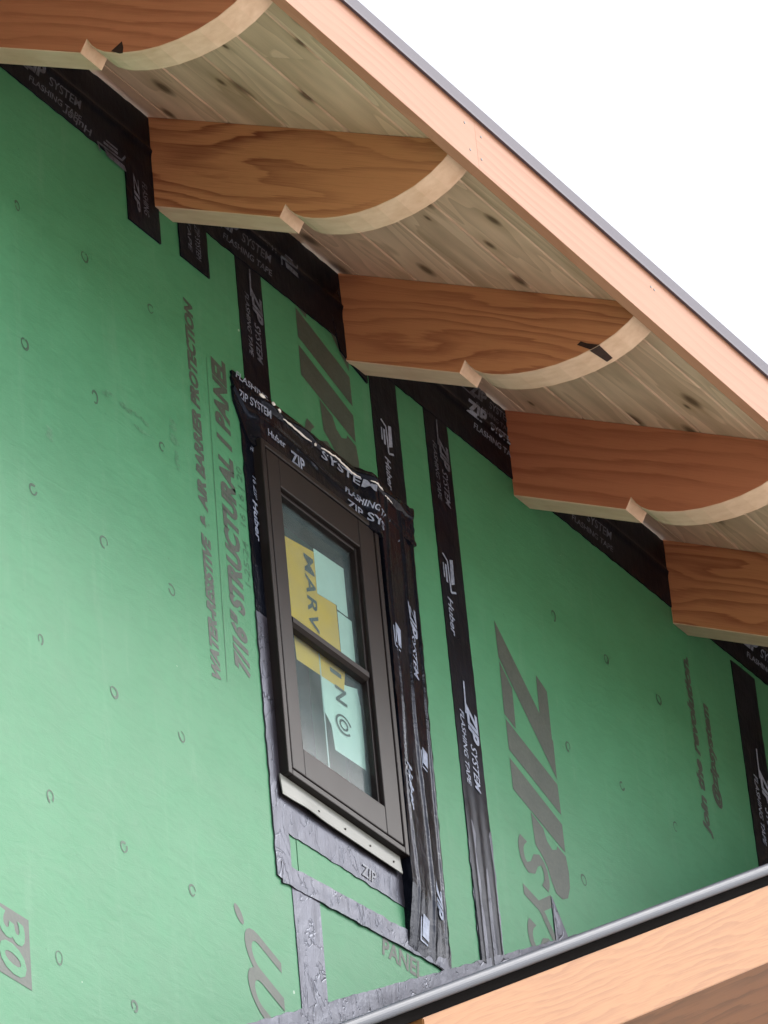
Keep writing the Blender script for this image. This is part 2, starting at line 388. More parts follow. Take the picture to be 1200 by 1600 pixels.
def marks(parent, pts, seed):
    rnd = random.Random(seed)
    for (cx, cz) in pts:
        bm = bmesh.new()
        r = .0105 + rnd.uniform(-.002, .0015); a0 = rnd.uniform(0, 6.28); gap = rnd.uniform(0, 1.4); N = 18; th = rnd.uniform(.7, 1.25)
        pv = None; cx += rnd.uniform(-.003, .003); cz += rnd.uniform(-.003, .003); ex = rnd.uniform(.65, .95)
        for i in range(N + 1):
            a = a0 + (6.283 - gap) * i / N; wdt = (.0013 + .0013 * math.sin(a * .5 + a0) ** 2) * th
            rr = r * (1 + .08 * math.sin(2 * a + a0) + .05 * math.sin(3 * a))
            q = (bm.verts.new((cx + ex * (rr - wdt) * math.cos(a), INKY, cz + (rr - wdt) * math.sin(a))),
                 bm.verts.new((cx + ex * (rr + wdt) * math.cos(a), INKY, cz + (rr + wdt) * math.sin(a))))
            if pv: bm.faces.new((pv[0], pv[1], q[1], q[0]))
            pv = q
        finish('nail_mark', bm, M['ring'], parent)
marks(PA, [(c * .2032, -.3048 * r) for c in (0, 1, 2) for r in range(0, 6) if not (c == 2 and r == 5)], 3)
marks(PC, [(1.785 + c * .2032, .0155 - .3048 * r) for c in (0, 1, 2) for r in range(0, 4) if not (c == 0 and r == 3)], 5)

def zip_logo(bm, ox, oz, with_tail='SYSTEM'):
    Y = flat(INKY)
    def P(l): return [(x + ox, z + oz) for x, z in l]
    poly(bm, P([(1.5435, -.112), (1.725, -.305), (1.7225, -.392), (1.545, -.196)]), Y)
    poly(bm, P([(1.546, -.206), (1.585, -.249), (1.582, -.343), (1.543, -.327)]), Y)
    poly(bm, P([(1.686, -.170), (1.723, -.191), (1.721, -.300), (1.683, -.260)]), Y)
    poly(bm, P([(1.546, -.337), (1.722, -.405), (1.723, -.473), (1.546, -.406)]), Y)
    poly(bm, P([(1.545, -.425), (1.722, -.495), (1.722, -.558), (1.545, -.495)]), Y)
    bowl = [(1.604, -.520), (1.645, -.538), (1.655, -.562), (1.672, -.574), (1.690, -.566), (1.693, -.556), (1.722, -.567), (1.727, -.60), (1.724, -.636), (1.712, -.664),
            (1.690, -.676), (1.668, -.672), (1.655, -.650), (1.646, -.624), (1.628, -.604), (1.608, -.590)]
    poly(bm, P(bowl), Y)
    if with_tail:
        put_text(bm, with_tail, 1.545 + ox, -.592 + oz, 'cw', .100 * len(with_tail), .100, flat(INKY - .0001), .22, .018)
bm = bmesh.new(); zip_logo(bm, 0, 0); finish('lettering', bm, M['ink'], PC)
bm = bmesh.new(); zip_logo(bm, -.6385, .6225, 'S'); finish('lettering', bm, M['ink'], PB)
# left panel wording
bm = bmesh.new(); Y = flat(INKY)
put_text(bm, 'WATER-RESISTIVE  &  AIR BARRIER PROTECTION', .5425, -.735, 'ccw', .825, .0250, Y, .25, .055)
finish('lettering', bm, M['ink'], PA)
bm = bmesh.new()
put_text(bm, '7/16" STRUCTURAL 1 PANEL', .638, -.682, 'ccw', .690, .042, Y, .25, .055)
finish('lettering', bm, M['ink'], PA)
bm = bmesh.new()
put_text(bm, '1-25-24   16 | 6 | 20', .668, -.475, 'ccw', .26, .017, Y, .1, .0)
stroke(bm, [(.579, -.012), (.572, -.35), (.564, -.725)], .0016, Y)
finish('handwriting', bm, M['pen'], PA)
# rounded end of a logo word at the lower left, with its trade mark dot
bm = bmesh.new()
def arch(z0, z1, xl, xr, t, lay=0.0):
    n = 10; out = []; inn = []
    for i in range(n + 1):
        a = math.pi * i / n; out.append((xl + .5 * (z0 - z1) * (1 - math.sin(a)), (z0 + z1) / 2 + (z0 - z1) / 2 * math.cos(a)))
        inn.append((xl + t + .5 * (z0 - z1 - 2 * t) * (1 - math.sin(a)) * .9, (z0 + z1) / 2 + ((z0 - z1) / 2 - t) * math.cos(a)))
    z_s = .05                                      # the slant of the italic
    sk = lambda p: (p[0], p[1] - (p[0] - xl) * .42)
    pts = [(xr, z0)] + out + [(xr, z1)]; pin = [(xr, z0 - t)] + inn + [(xr, z1 + t)]
    for i in range(len(pts) - 1):
        poly(bm, [sk(pts[i]), sk(pts[i + 1]), sk(pin[i + 1]), sk(pin[i])], flat(INKY - lay))
arch(-1.203, -1.292, .555, .665, .020); arch(-1.279, -1.368, .556, .665, .020, .0002)
poly(bm, [(.543 + .014 * math.cos(a) , -1.204 - .010 * math.cos(a) + .014 * math.sin(a)) for a in [i * .45 for i in range(14)]], flat(INKY))
finish('lettering', bm, M['ink'], PA)
bm = bmesh.new()
poly(bm, [(-.40, -1.487), (-.082, -1.487), (-.082, -1.616), (-.40, -1.616)], flat(INKY)); finish('lettering', bm, M['ink'], PA)
bm = bmesh.new()
put_text(bm, '30', -.163, -1.494, 'cw', .112, .066, flat(INKY - .0005), .12, .03); finish('lettering', bm, M['green'], PA)
bm = bmesh.new()
put_text(bm, 'PANEL', 1.005, -1.085, 'h', .135, .036, Y, .2, .03); finish('lettering', bm, M['ink'], PB)
bm = bmesh.new()
put_text(bm, 'Join the revolution.', 2.343, -.246, 'ccw', .435, .026, Y, .25, .05); put_text(bm, '@zipsystem', 2.405, -.150, 'ccw', .250, .026, Y, .25, .045)
finish('lettering', bm, M['ink'], PC)
# scuffs on the left panel
rnd = random.Random(11)
for (x, z, l, h, r) in [(.30, -.275, .15, .012, -.02), (.36, -.30, .06, .008, 0), (.452, -.255, .012, .06, 0), (.455, -.31, .007, .04, 0), (.06, -.46, .01, .03, 0)]:
    bm = bmesh.new()
    for q in range(14):
        cx = x + rnd.uniform(-.5, .5) * l; cz = z + rnd.uniform(-.5, .5) * h; s = rnd.uniform(.3, 1) * min(l, h) * .5
        poly(bm, [(cx + 2.2 * s * math.cos(a) * rnd.uniform(.6, 1.3), cz + s * math.sin(a) * rnd.uniform(.6, 1.3)) for a in [i * .79 for i in range(8)]], flat(INKY + .0001 - q * .00001))
    finish('scuff_mark', bm, M['scuff'], PA)

# ------------------------------------------------------------------ tape
def tape(label, x0, x1, z0, z1, y, mat='tape', amp=.0004, freq=(14, 14), prof=None, skew=0.0, lean=0.0, res=.007, seed=0, jag=.0012, group='black flashing tape strips', shape=None, edge_y=0.0):
    """a strip stuck on the wall; prof(u,v) adds thickness; skew moves the far end up; lean moves the top sideways. returns (object, surface function)"""
    if mat == 'tapew': res = min(res, .0035)
    nx = max(2, int((x1 - x0) / res)); nz = max(2, int((z1 - z0) / res))
    def F(x, z):
        u = (x - x0) / (x1 - x0); v = (z - z0) / (z1 - z0)
        h = y + (prof(u, v) if prof else 0.0)
        n = noise.noise(Vector((x * freq[0] + seed * 7.1, seed * 3.3, z * freq[1]))) + .5 * noise.noise(Vector((x * freq[0] * 2.3, 5 + seed, z * freq[1] * 2.3)))
        return -(h + amp * (n + .8))
    bm = bmesh.new(); G = []
    for i in range(nx + 1):
        row = []
        for k in range(nz + 1):
            u, v = i / nx, k / nz; x = x0 + u * (x1 - x0); z = z0 + v * (z1 - z0)
            jx = jag * noise.noise(Vector((seed + 3.0, z * 40, 1.0 + 5 * (u > .5)))) if i in (0, nx) else 0
            jz = jag * noise.noise(Vector((x * 40, seed + 9.0, 1.0 + 5 * (v > .5)))) if k in (0, nz) else 0
            X = x + jx + lean * v; Zz = z + jz + skew * u
            if shape: X, Zz = shape(X, Zz, u, v)
            row.append(bm.verts.new((X, F(x, z), Zz)))
        G.append(row)
    for i in range(nx):
        for k in range(nz): bm.faces.new((G[i][k], G[i + 1][k], G[i + 1][k + 1], G[i][k + 1]))
    loop = [G[i][0] for i in range(nx + 1)] + [G[nx][k] for k in range(1, nz + 1)] + [G[i][nz] for i in range(nx - 1, -1, -1)] + [G[0][k] for k in range(nz - 1, 0, -1)]
    low = [bm.verts.new((v.co.x, edge_y - .0001, v.co.z)) for v in loop]; loop = [bm.verts.new(v.co) for v in loop]
    for i in range(len(loop)):
        j = (i + 1) % len(loop); bm.faces.new((loop[i], low[i], low[j], loop[j]))
    o = finish('flashing_tape', bm, M[mat], smooth=True)
    tag(o, label, 'tape', group)
    return o, (lambda x, z: F(x - lean * (z - z0) / (z1 - z0), z - skew * (x - x0) / (x1 - x0)) - .0016)
def tape_logo(parent, Y, x, z, d='cw', L=.2, h=.030, mat='print', swoosh=True):
    bm = bmesh.new(); (ax, az), (bx, bz) = AX[d]
    at = lambda u, v: (x + ax * u + bx * v, z + az * u + bz * v)
    X, Z = at(.20 * L, .5 * h); put_text(bm, 'ZIP', X, Z, d, L * .34, h, Y, .35, .045)
    X, Z = at(.57 * L, .5 * h); put_text(bm, 'SYSTEM', X, Z, d, L * .42, h * .62, Y, .3, .01)
    X, Z = at(.30 * L, -.35 * h); put_text(bm, 'FLASHING TAPE', X, Z, d, L * .68, h * .42, Y, .25, .01)
    if swoosh: stroke(bm, [at(.0, .45 * h), at(.17 * L, .40 * h), at(.30 * L, .34 * h)], .0045, Y)
    return finish('lettering', bm, M[mat], parent)
def tape_huber(parent, Y, x, z, d='cw', L=.15, h=.036, mat='print', word=True):
    bm = bmesh.new(); (ax, az), (bx, bz) = AX[d]
    at = lambda u, v: (x + ax * u + bx * v, z + az * u + bz * v)
    poly(bm, [at(.0, 1.0 * h), at(.30 * L, .95 * h), at(.34 * L, .62 * h), at(.02 * L, .72 * h)], Y)
    stroke(bm, [at(.40 * L, 1.0 * h), at(.44 * L, .55 * h), at(.06 * L, .50 * h), at(.0, .1 * h)], .0045, Y)
    stroke(bm, [at(.12 * L, .30 * h), at(.34 * L, .28 * h)], .006, Y); stroke(bm, [at(.12 * L, .08 * h), at(.30 * L, .06 * h)], .004, Y)
    if word:
        X, Z = at(.52 * L, .15 * h); put_text(bm, 'Huber', X, Z, d, L * .46, h * .45, Y, .25, .015)
    return finish('lettering', bm, M[mat], parent)
def patch(parent, Y, x0, x1, z0, z1, mat='print'):
    bm = bmesh.new(); poly(bm, [(x0, z0 + .004), (x1 - .004, z0), (x1, z1 - .005), (x0 + .003, z1)], Y)
    stroke(bm, [(x0 - .004, z1 - .01), (x0 - .004, z0 - .006), (x1 - .008, z0 - .008)], .0035, Y)
    return finish('lettering', bm, M[mat], parent)

# blocking tape between the rafters, up under the soffit
names = ['black tape across the wall top between the first and second rafters at the upper left',
         'black tape across the wall top between the second and third rafters, above the window',
         'black tape across the wall top between the third and fourth rafters, above two vertical strips',
         'black tape across the wall top between the fourth and lowest rafters',
         'black tape across the wall top right of the lowest rafter at the picture edge']
ends = list(ROOTS[1:]) + [3.1]
for i, r in enumerate(ROOTS):
    o, Y = tape(names[i], r + RT - .045, ends[i] + .02, .292, .4585, .0020, 'tape', .0009, (9, 16), seed=i + 1, jag=.003,
                prof=lambda u, v: .004 * max(0, 1 - abs(v - .52) / .06))
    x = r + RT
    if i < 4:
        tape_huber(o, Y, x + .46, .318, 'flip', .20, .040, 'printdim') if i in (0,) else None
        tape_logo(o, Y, x + (.09 if i != 2 else .33), .322 if i != 2 else .355, 'h', .24, .036, 'printdim' if i in (0, 1, 3) else 'print', swoosh=(i != 2))
        if i in (1, 3): tape_huber(o, Y, x + (.42 if i == 1 else .12), .395, 'flip', .14, .034, 'printdim')
        if i == 2: tape_logo(o, Y, x + .36, .415, 'h', .2, .03, 'printdim')
    else: tape_logo(o, Y, x + .18, .335, 'h', .24, .036, 'print', swoosh=False)
# short pieces beside and under the rafters
o, Y = tape('short black tape flap hanging left of the second rafter end', .351, .452, .172, .33, .0028, seed=8, amp=.0006, group='black tape patches under the eave')
bm = bmesh.new(); put_text(bm, 'FLASHING', .40, .285, 'cw', .075, .016, Y, .2, .0); put_text(bm, 'ZIP', .372, .29, 'cw', .085, .016, Y, .2, .02); finish('lettering', bm, M['printdim'], o)
o, Y = tape('small black tape flap hanging just right of the second rafter end', .516, .609, .183, .30, .0027, seed=9, amp=.0006, group='black tape patches under the eave')
bm = bmesh.new(); put_text(bm, 'ZIP SYSTEM', .566, .283, 'cw', .08, .016, Y, .2, .0); put_text(bm, 'TAPE', .542, .28, 'cw', .07, .011, Y, .2, .0); finish('lettering', bm, M['printdim'], o)
tape('black tape wrapped against the end of the rafter above the window', 1.035, 1.145, .236, .34, .0030, seed=10, amp=.001, group='black tape patches under the eave',
     shape=lambda X, Z, u, v: (X + (1 - v) * .02 * (1 - u), Z + (1 - v) * (.028 * (1 - u))))
# vertical seams
o, Y = tape('vertical black tape strip running from the eave down to the top left window corner', .7045, .790, -.02, .31, .0011, seed=12)
tape_logo(o, Y, .737, .285, 'cw', .215, .030, 'printdim')
o, Y = tape('short vertical black strip dropping from the eave to the top right of the window', 1.155, 1.252, .0, .31, .0011, seed=13)
tape_huber(o, Y, 1.178, .172, 'cw', .165, .040, 'print')
o, Y = tape('long vertical black strip standing alone right of the window', 1.352, 1.438, -.955, .31, .0011, seed=14, amp=.0007, freq=(22, 5),
            prof=lambda u, v: .0022 * max(0, .35 - v) / .35 * (1 + math.sin(u * 17)))
tape_logo(o, Y, 1.383, .285, 'cw', .205, .030, 'printdim'); tape_huber(o, Y, 1.362, -.045, 'cw', .19, .040, 'print')
tape_logo(o, Y, 1.380, -.325, 'cw', .245, .032, 'print')
tape('smeared foot of the long vertical strip right of the window, coloured grey for reflected sky', 1.351, 1.439, -.958, -.69, .0016, 'tapesky', .0009, (30, 6), seed=31, jag=.004, group='greyed tape strips below the window',
     shape=lambda X, Z, u, v: (X, Z + .05 * v * math.sin(u * 8.0) * v))  # overlay on the black strip, grey paints the sky reflected in it
o, Y = tape('vertical black strip near the right edge, reaching the lower roof', 2.540, 2.640, -.40, .279, .0011, seed=15, amp=.0008)
tape_logo(o, Y, 2.583, .085, 'cw', .25, .036, 'print'); 
# round the window
o, Y = tape('black tape strip hugging the upper left side of the window', .676, .722, -.56, .0, .0022, 'tapew', .0008, (34, 9), seed=16, jag=.003, group='black tape round the window')
bm = bmesh.new(); put_text(bm, 'FLASHING TAPE', .698, -.045, 'cw', .115, .011, Y, .2, .01); put_text(bm, 'Huber', .692, -.27, 'cw', .09, .014, Y, .2, .03); put_text(bm, '16 ZIP', .698, -.215, 'cw', .05, .012, Y, .2, .02)
finish('lettering', bm, M['print'], o)
RW = lambda u, v: min(1, max(0, v / .13)) * (.020 * (1 - u) + .005 * max(0, 1 - abs(u - .58 - .05 * math.sin(v * 9)) / .06) + .004 * max(0, 1 - abs(u - .93) / .05) + .003 * max(0, 1 - abs(u - .16 - .04 * math.sin(v * 14)) / .05)) 
o, Y = tape('wide glossy creased black tape down the right side of the window', 1.095, 1.240, -1.035, -.04, .0030, 'tapew', .0009, (26, 4), lean=.018, prof=RW, seed=17, jag=.003, group='black tape round the window')
bm = bmesh.new(); put_text(bm, 'ZIP', 1.195, -.245, 'cw', .072, .034, Y, .1, .035); put_text(bm, 'SYSTEM', 1.195, -.315, 'cw', .098, .021, Y, .1, .015); finish('lettering', bm, M['print'], o)
patch(o, Y, 1.122, 1.150, -.380, -.332); patch(o, Y, 1.196, 1.220, -.607, -.567); patch(o, Y, 1.136, 1.164, -1.0, -.950)
bm = bmesh.new(); put_text(bm, 'ZIP', 1.193, -.86, 'cw', .07, .028, Y, .2, .03); put_text(bm, 'Huber', 1.118, -.64, 'cw', .10, .02, Y, .2, .03); finish('lettering', bm, M['print'], o)
def HD(u, v):
    e = min(1, max(0, (u - .06) / .05)) * min(1, max(0, (.80 - u) / .10))
    return .013 * (1 - v) * e + .017 * min(1, max(0, (u - .68) / .06)) * max(0, 1 - max(0, u - .74) / .24) + (.0085 + .002 * math.sin(u * 37)) * math.exp(-((v - .86 - .02 * math.sin(u * 21)) / .055) ** 2) * min(1, max(0, (u - .10) / .06)) + .004 * math.exp(-((v - .45 - .06 * math.sin(u * 8)) / .06) ** 2)
o, Y = tape('glossy black tape folded over the head of the window', .655, 1.250, -.146, -.002, .0046, 'tapew', .0012, (16, 30), prof=HD, seed=18, jag=.004, group='black tape round the window',
            shape=lambda X, Z, u, v: (X, Z + (0.078 * (1 - v) * max(0, 1 - u / .07) if u < .07 else 0) - .006 * u))
bm = bmesh.new(); put_text(bm, 'FLASHING', .664, -.012, 'h', .105, .015, Y, .2, .015, rot=-.05); put_text(bm, 'ZIP SYSTEM', .67, -.055, 'h', .10, .020, Y, .2, .02)
put_text(bm, 'ZIP', .815, -.128, 'h', .05, .03, Y, .2, .03); put_text(bm, 'SYSTEM', .935, -.052, 'h', .17, .02, Y, .2, .02); put_text(bm, 'FLASHING TAPE', 1.0, -.098, 'h', .16, .013, Y, .2, .02); put_text(bm, 'ZIP SYSTEM', 1.0, -.132, 'h', .19, .021, Y, .2, .02)
put_text(bm, 'Huber', .745, -.105, 'h', .06, .018, Y, .2, .02)
finish('lettering', bm, M['print'], o)
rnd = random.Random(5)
for (xa, xb, zz) in [(.735, .752, -.004), (.764, .774, -.011), (.783, .793, -.016), (.808, .905, -.021), (.914, .920, -.021), (.935, 1.065, -.019), (1.085, 1.130, -.020), (1.140, 1.172, -.024)]:  # short raised white lines along the ridge of the head tape
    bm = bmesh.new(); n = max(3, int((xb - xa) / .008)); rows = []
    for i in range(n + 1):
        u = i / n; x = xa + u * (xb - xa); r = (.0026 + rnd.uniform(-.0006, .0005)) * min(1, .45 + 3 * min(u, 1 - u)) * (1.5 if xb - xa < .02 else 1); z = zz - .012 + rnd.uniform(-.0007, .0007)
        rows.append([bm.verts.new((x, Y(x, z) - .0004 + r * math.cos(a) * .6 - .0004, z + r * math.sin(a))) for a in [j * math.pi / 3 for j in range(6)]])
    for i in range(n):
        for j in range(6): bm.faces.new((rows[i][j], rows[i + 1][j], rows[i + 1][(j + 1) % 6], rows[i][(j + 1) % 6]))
    bm.faces.new(rows[0]); bm.faces.new(rows[-1][::-1]); finish('white_bead', bm, M['whitebead'], o, smooth=True)
tape('crumpled black tape knot at the top right window corner', 1.200, 1.258, -.090, -.004, .006, 'tapew', .0042, (45, 40), seed=21, jag=.006, res=.004, group='black tape round the window')
# below the window
tape('sky-greyed tape strip hugging the lower left side of the window', .674, .721, -1.07, -.52, .0026, 'tapesky', .0010, (34, 9), seed=33, jag=.003, group='greyed tape strips below the window')  # lower half of the black side strip, sky reflection painted as grey
o, Y = tape('sky-grey smeared tape band directly under the window sill', .705, 1.105, -.965, -.86, .0016, 'tapesky', .0008, (20, 26), seed=19, skew=.014, group='greyed tape strips below the window', jag=.004)
bm = bmesh.new(); put_text(bm, 'ZIP', .955, -.945, 'h', .05, .025, Y, .2, .02); finish('lettering', bm, M['printdim'], o)
o, Y = tape('narrow wrinkled grey tape strip slanting under the sill band', .688, 1.232, -1.078, -1.036, .0030, 'tapesky', .0016, (13, 30), seed=20, skew=.048, group='greyed tape strips below the window', jag=.003)
o, Y = tape('grey vertical tape strip below the lower left window corner', .720, .806, -1.42, -1.045, .0012, 'tapesky', .0010, (40, 6), seed=22, group='greyed tape strips below the window')
SL = .575
o, Y = tape('sloping grey tape band along the foot of the wall above the lower roof', -.2, 1.735, -.115, 0.0, .0040, 'tapesky', .0012, (9, 16), seed=23, group='greyed tape strips below the window', jag=.004,
            shape=lambda X, Z, u, v: (X - Z * .45, Z * .9 - 1.437 + (X - .511) * SL))
sY = lambda x, z: -.0078
bm = bmesh.new(); put_text(bm, 'ZIP SYSTEM', .62, -1.462, 'h', .15, .034, sY, .1, .03, rot=math.atan(SL)); put_text(bm, 'FLASHING TAPE', .95, -1.262, 'h', .17, .014, sY, .1, .0, rot=math.atan(SL)); put_text(bm, 'Huber', 1.33, -1.03, 'h', .10, .028, sY, .1, .02, rot=math.atan(SL))
finish('lettering', bm, M['printdim'], o)
tape('small pointed scrap of grey tape at the foot of the huge logo', 1.615, 1.700, -.84, -.69, .0016, 'tapesky', .0008, (20, 20), seed=24, group='greyed tape strips below the window',
     shape=lambda X, Z, u, v: (1.644 + (X - 1.615) / .085 * (.10 * (1 - v) + .004), Z))

# ------------------------------------------------------------------ window
WX0, WX1, WZ0, WZ1 = .708, 1.098, -.852, -.131
win = empty('window', (.9, 0, WZ0), 'small dark brown window with one glazing bar and yellow and green stickers', 'window')
bm = bmesh.new(); ring_frame(bm, WX0, WX1, WZ0, WZ1, .013, .013, .013, .013, -.0225, .09, .002); finish('frame', bm, M['brown'], win)
bm = bmesh.new(); ring_frame(bm, WX0 + .0128, WX1 - .0128, WZ0 + .0128, WZ1 - .0128, .003, .003, .003, .003, -.0165, .08, 0); finish('gasket', bm, M['bead'], win)
bm = bmesh.new()
ox0, ox1, oz0, oz1 = .765, 1.029, -.777, -.212
ring_frame(bm, WX0 + .0165, WX1 - .0165, WZ0 + .0165, WZ1 - .0165, ox0 - WX0 - .0165, WX1 - .0165 - ox1, oz0 - WZ0 - .0165, WZ1 - .0165 - oz1, -.0215, .05, .002)
finish('sash', bm, M['brown'], win)
bm = bmesh.new()     # inner stepped bead
ring_frame(bm, ox0 + .0002, ox1 - .0002, oz0 + .0002, oz1 - .0002, .007, .007, .007, .007, -.0125, .04, .0015); finish('glazing_bead', bm, M['brown'], win)
bm = bmesh.new()
prism_x(bm, [(-.0008, -.5105), (-.0008, -.4845), (-.012, -.4865), (-.0185, -.492), (-.0185, -.503), (-.012, -.5085)], ox0 + .0074, ox1 - .0074)
finish('glazing_bar', bm, M['brown'], win)
panes = []
for (a, b) in ((oz0, -.4980), (-.4970, oz1)):
    bm = bmesh.new(); box(bm, ox0 + .004, ox1 + .030, .0, .0042, a, b); p = finish('glass_pane', bm, M['glass'], win); panes.append(p)
FX, FZ = .053, .044
def sticker(pane, parts, mats):
    bm = bmesh.new(); bm.faces.layers.int.new('line')
    for mi, pts, y in parts:
        n0 = len(bm.faces); vs = [bm.verts.new((x + FX, y, z + FZ)) for x, z in pts]; f = bm.faces.new(vs); f.material_index = mi
    return bm
def sticker_text(bm, s, x, z, L, h, mi, y, d='cw'):
    n0 = set(bm.faces); put_text(bm, s, x + FX, z + FZ, d, L, h, flat(y), .0, .02, 1.15)
    for f in bm.faces:
        if f not in n0: f.material_index = mi
LAB = [M['yellow'], M['pale'], M['label_ink'], M['film']]
bm = sticker(panes[1], [(0, [(.751, -.332), (.851, -.318), (.851, -.41), (.914, -.404), (.916, -.540), (.747, -.540)], .0060),
                        (1, [(.852, -.309), (.953, -.304), (.953, -.412), (.917, -.412), (.917, -.403), (.852, -.409)], .0062),
                        (1, [(.917, -.4155), (.965, -.4155), (.965, -.545), (.917, -.545)], .0062)], LAB)
sticker_text(bm, 'MARV', .815, -.338, .165, .031, 2, .0052)
finish('sticker', bm, LAB, panes[1])
bm = sticker(panes[0], [(0, [(.757, -.545), (.925, -.540), (.915, -.592), (.760, -.598)], .0060),
                        (1, [(.838, -.594), (.926, -.575), (.962, -.565), (.972, -.62), (.966, -.738), (.866, -.741), (.860, -.69), (.842, -.672)], .0062),
                        (3, [(.8365, -.54), (.8405, -.54), (.8405, -.80), (.8365, -.80)], .0058)], LAB)
sticker_text(bm, 'N', .884, -.592, .034, .036, 2, .0052); sticker_text(bm, 'I', .872, -.560, .010, .036, 2, .0052)
for rr, a0, a1 in ((.024, .3, 5.6), (.012, 0, 6.2)):
    pv = None
    for i in range(21):
        a = a0 + (a1 - a0) * i / 20; q = [bm.verts.new((.902 + FX + (rr + s) * math.cos(a), .0053, -.672 + FZ + (rr + s) * .8 * math.sin(a))) for s in (-.0028, .0028)]
        if pv: bm.faces.new((pv[0], pv[1], q[1], q[0])).material_index = 2
        pv = q
finish('sticker', bm, LAB, panes[0])
bm = bmesh.new()     # pan flashing under the frame
nx = 24; pr = []
for i in range(nx + 1):
    u = i / nx; x = .700 + u * .385; wv = .0018 * math.exp(-((u - .2) / .1) ** 2)
    pr.append([bm.verts.new((x, yy, zz)) for yy, zz in ((-.006, WZ0 - .0008), (-.0085, WZ0 - .0012), (-.0115 - wv, WZ0 - .044 + .006 * u + wv), (-.010 - wv, WZ0 - .0445 + .006 * u + wv), (-.006, WZ0 - .008))])
for i in range(nx):
    for k in range(5):
        bm.faces.new((pr[i][k], pr[i + 1][k], pr[i + 1][(k + 1) % 5], pr[i][(k + 1) % 5]))
bm.faces.new(pr[0]); bm.faces.new(pr[-1][::-1])
fl = finish('sill_flashing', bm, M['cream'], win)
bm = bmesh.new()
for u in (.3, .52, .73, .93):
    x = .70 + u * .385; c = Vector((x, -.0112, WZ0 - .030 + .006 * u))
    m = Matrix.Translation(c) @ Matrix.Rotation(rad(84), 4, 'X'); bmesh.ops.create_cone(bm, cap_ends=True, segments=10, radius1=.0024, radius2=.0018, depth=.003, matrix=m)
finish('screw', bm, M['screw'], fl)

# ------------------------------------------------------------------ rafter tails
SLOPE = math.atan(PITCH)
PROF = [(0, .253), (-.247, .109), (-.2615, .131), (-.270, .114), (-.280, .1005), (-.295, .0870), (-.315, .0745), (-.340, .0625), (-.370, .0510), (-.410, .0400), (-.455, .0325), (-.500, .0300), (-.545, .0330),
        (-.585, .0425), (-.615, .0550), (-.639, .0690)]
def rafter(x, label, mats, sh=0.0):
    mv = lambda y, z: (y - sh * min(1, max(0, (y + .639) / .25)), z - PITCH * sh * min(1, max(0, (y + .639) / .25))) if y < 0 else (y, z)
    prof = [(.0, ZR - .001)] + [mv(*q) for q in PROF] + [(-.639, soff(-.639) - .001)]
    bm = bmesh.new(); N = len(prof)
    under = set(range(1, N - 1))
    f0, f1, sides = prism_x(bm, prof, -RT / 2, RT / 2, lambda i: 1 if i in under else 0)
    bmesh.ops.recalc_face_normals(bm, faces=bm.faces)
    long_e = [e for e in bm.edges if abs(e.verts[0].co.x - e.verts[1].co.x) < 1e-6 and e.verts[0].co.z < soff(e.verts[0].co.y) - .004 or abs(e.verts[0].co.x - e.verts[1].co.x) < 1e-6 and e.verts[1].co.z < soff(e.verts[1].co.y) - .004]
    bmesh.ops.bevel(bm, geom=long_e, offset=.0014, segments=1, affect='EDGES', material=1)
    # local frame: X along the rafter, Z square to it
    R = Matrix.Rotation(-(math.pi - SLOPE), 4, 'X')
    loc = Matrix(((0, -math.cos(SLOPE), -math.sin(SLOPE), 0), (1, 0, 0, 0), (0, -math.sin(SLOPE), math.cos(SLOPE), 0), (0, 0, 0, 1)))
    o0 = Vector((0, 0, ZR))
    for v in bm.verts:
        p = v.co - o0; v.co = Vector((-math.cos(SLOPE) * p.y - math.sin(SLOPE) * p.z, p.x, -math.sin(SLOPE) * p.y + math.cos(SLOPE) * p.z))
    me = bpy.data.meshes.new('rafter_tail'); bm.to_mesh(me); bm.free()
    o = bpy.data.objects.new('rafter_tail', me); COL.objects.link(o)
    for m in mats: me.materials.append(m)
    ex = Vector((0, -math.cos(SLOPE), -math.sin(SLOPE))); ey = Vector((1, 0, 0)); ez = Vector((0, -math.sin(SLOPE), math.cos(SLOPE)))
    mw = Matrix((ex, ey, ez)).transposed().to_4x4(); mw.translation = Vector((x + RT / 2, 0, ZR)); o.matrix_world = mw
    tag(o, label, 'rafter', 'curved rafter tails under the eave')
    return o
def mark(o, pts, x):
    """a dark patch on the near side (x) of a rafter, pts in wall (y,z)"""
    bm = bmesh.new(); bm.faces.new([bm.verts.new((x - .0006, y, z)) for y, z in pts])
    me = bpy.data.meshes.new('bark_mark'); bm.to_mesh(me); bm.free(); me.materials.append(M['dark'])
    c = bpy.data.objects.new('bark_mark', me); COL.objects.link(c); c.parent = o; c.matrix_parent_inverse = o.matrix_world.inverted()
    return c
r = rafter(ROOTS[0], 'reddish rafter tail at the top left corner with a small dark triangular mark', [M['firred'], M['cut']], .024)
mark(r, [(-.352, .0525), (-.334, .067), (-.358, .077), (-.360, .062), (-.358, .0505)], ROOTS[0])
rafter(ROOTS[1], 'orange rafter tail with bold dark wavy grain, second from the top left', [M['fir'], M['cut']], .022)
r = rafter(ROOTS[2], 'brown rafter tail above the window, with a dark stripe crossing its curved edge', [M['firm'], M['cut']])
mark(r, [(-.503, .056), (-.512, .060), (-.524, .050), (-.550, .0345), (-.530, .0325)], ROOTS[2])
bm = bmesh.new(); x = ROOTS[2]
vs = [bm.verts.new(p) for p in ((x - .0006, -.528, .0308), (x - .0006, -.550, .0328), (x + .05, -.548, .0328), (x + .052, -.534, .0312))]; bm.faces.new(vs)
me = bpy.data.meshes.new('bark_mark'); bm.to_mesh(me); bm.free(); me.materials.append(M['dark'])
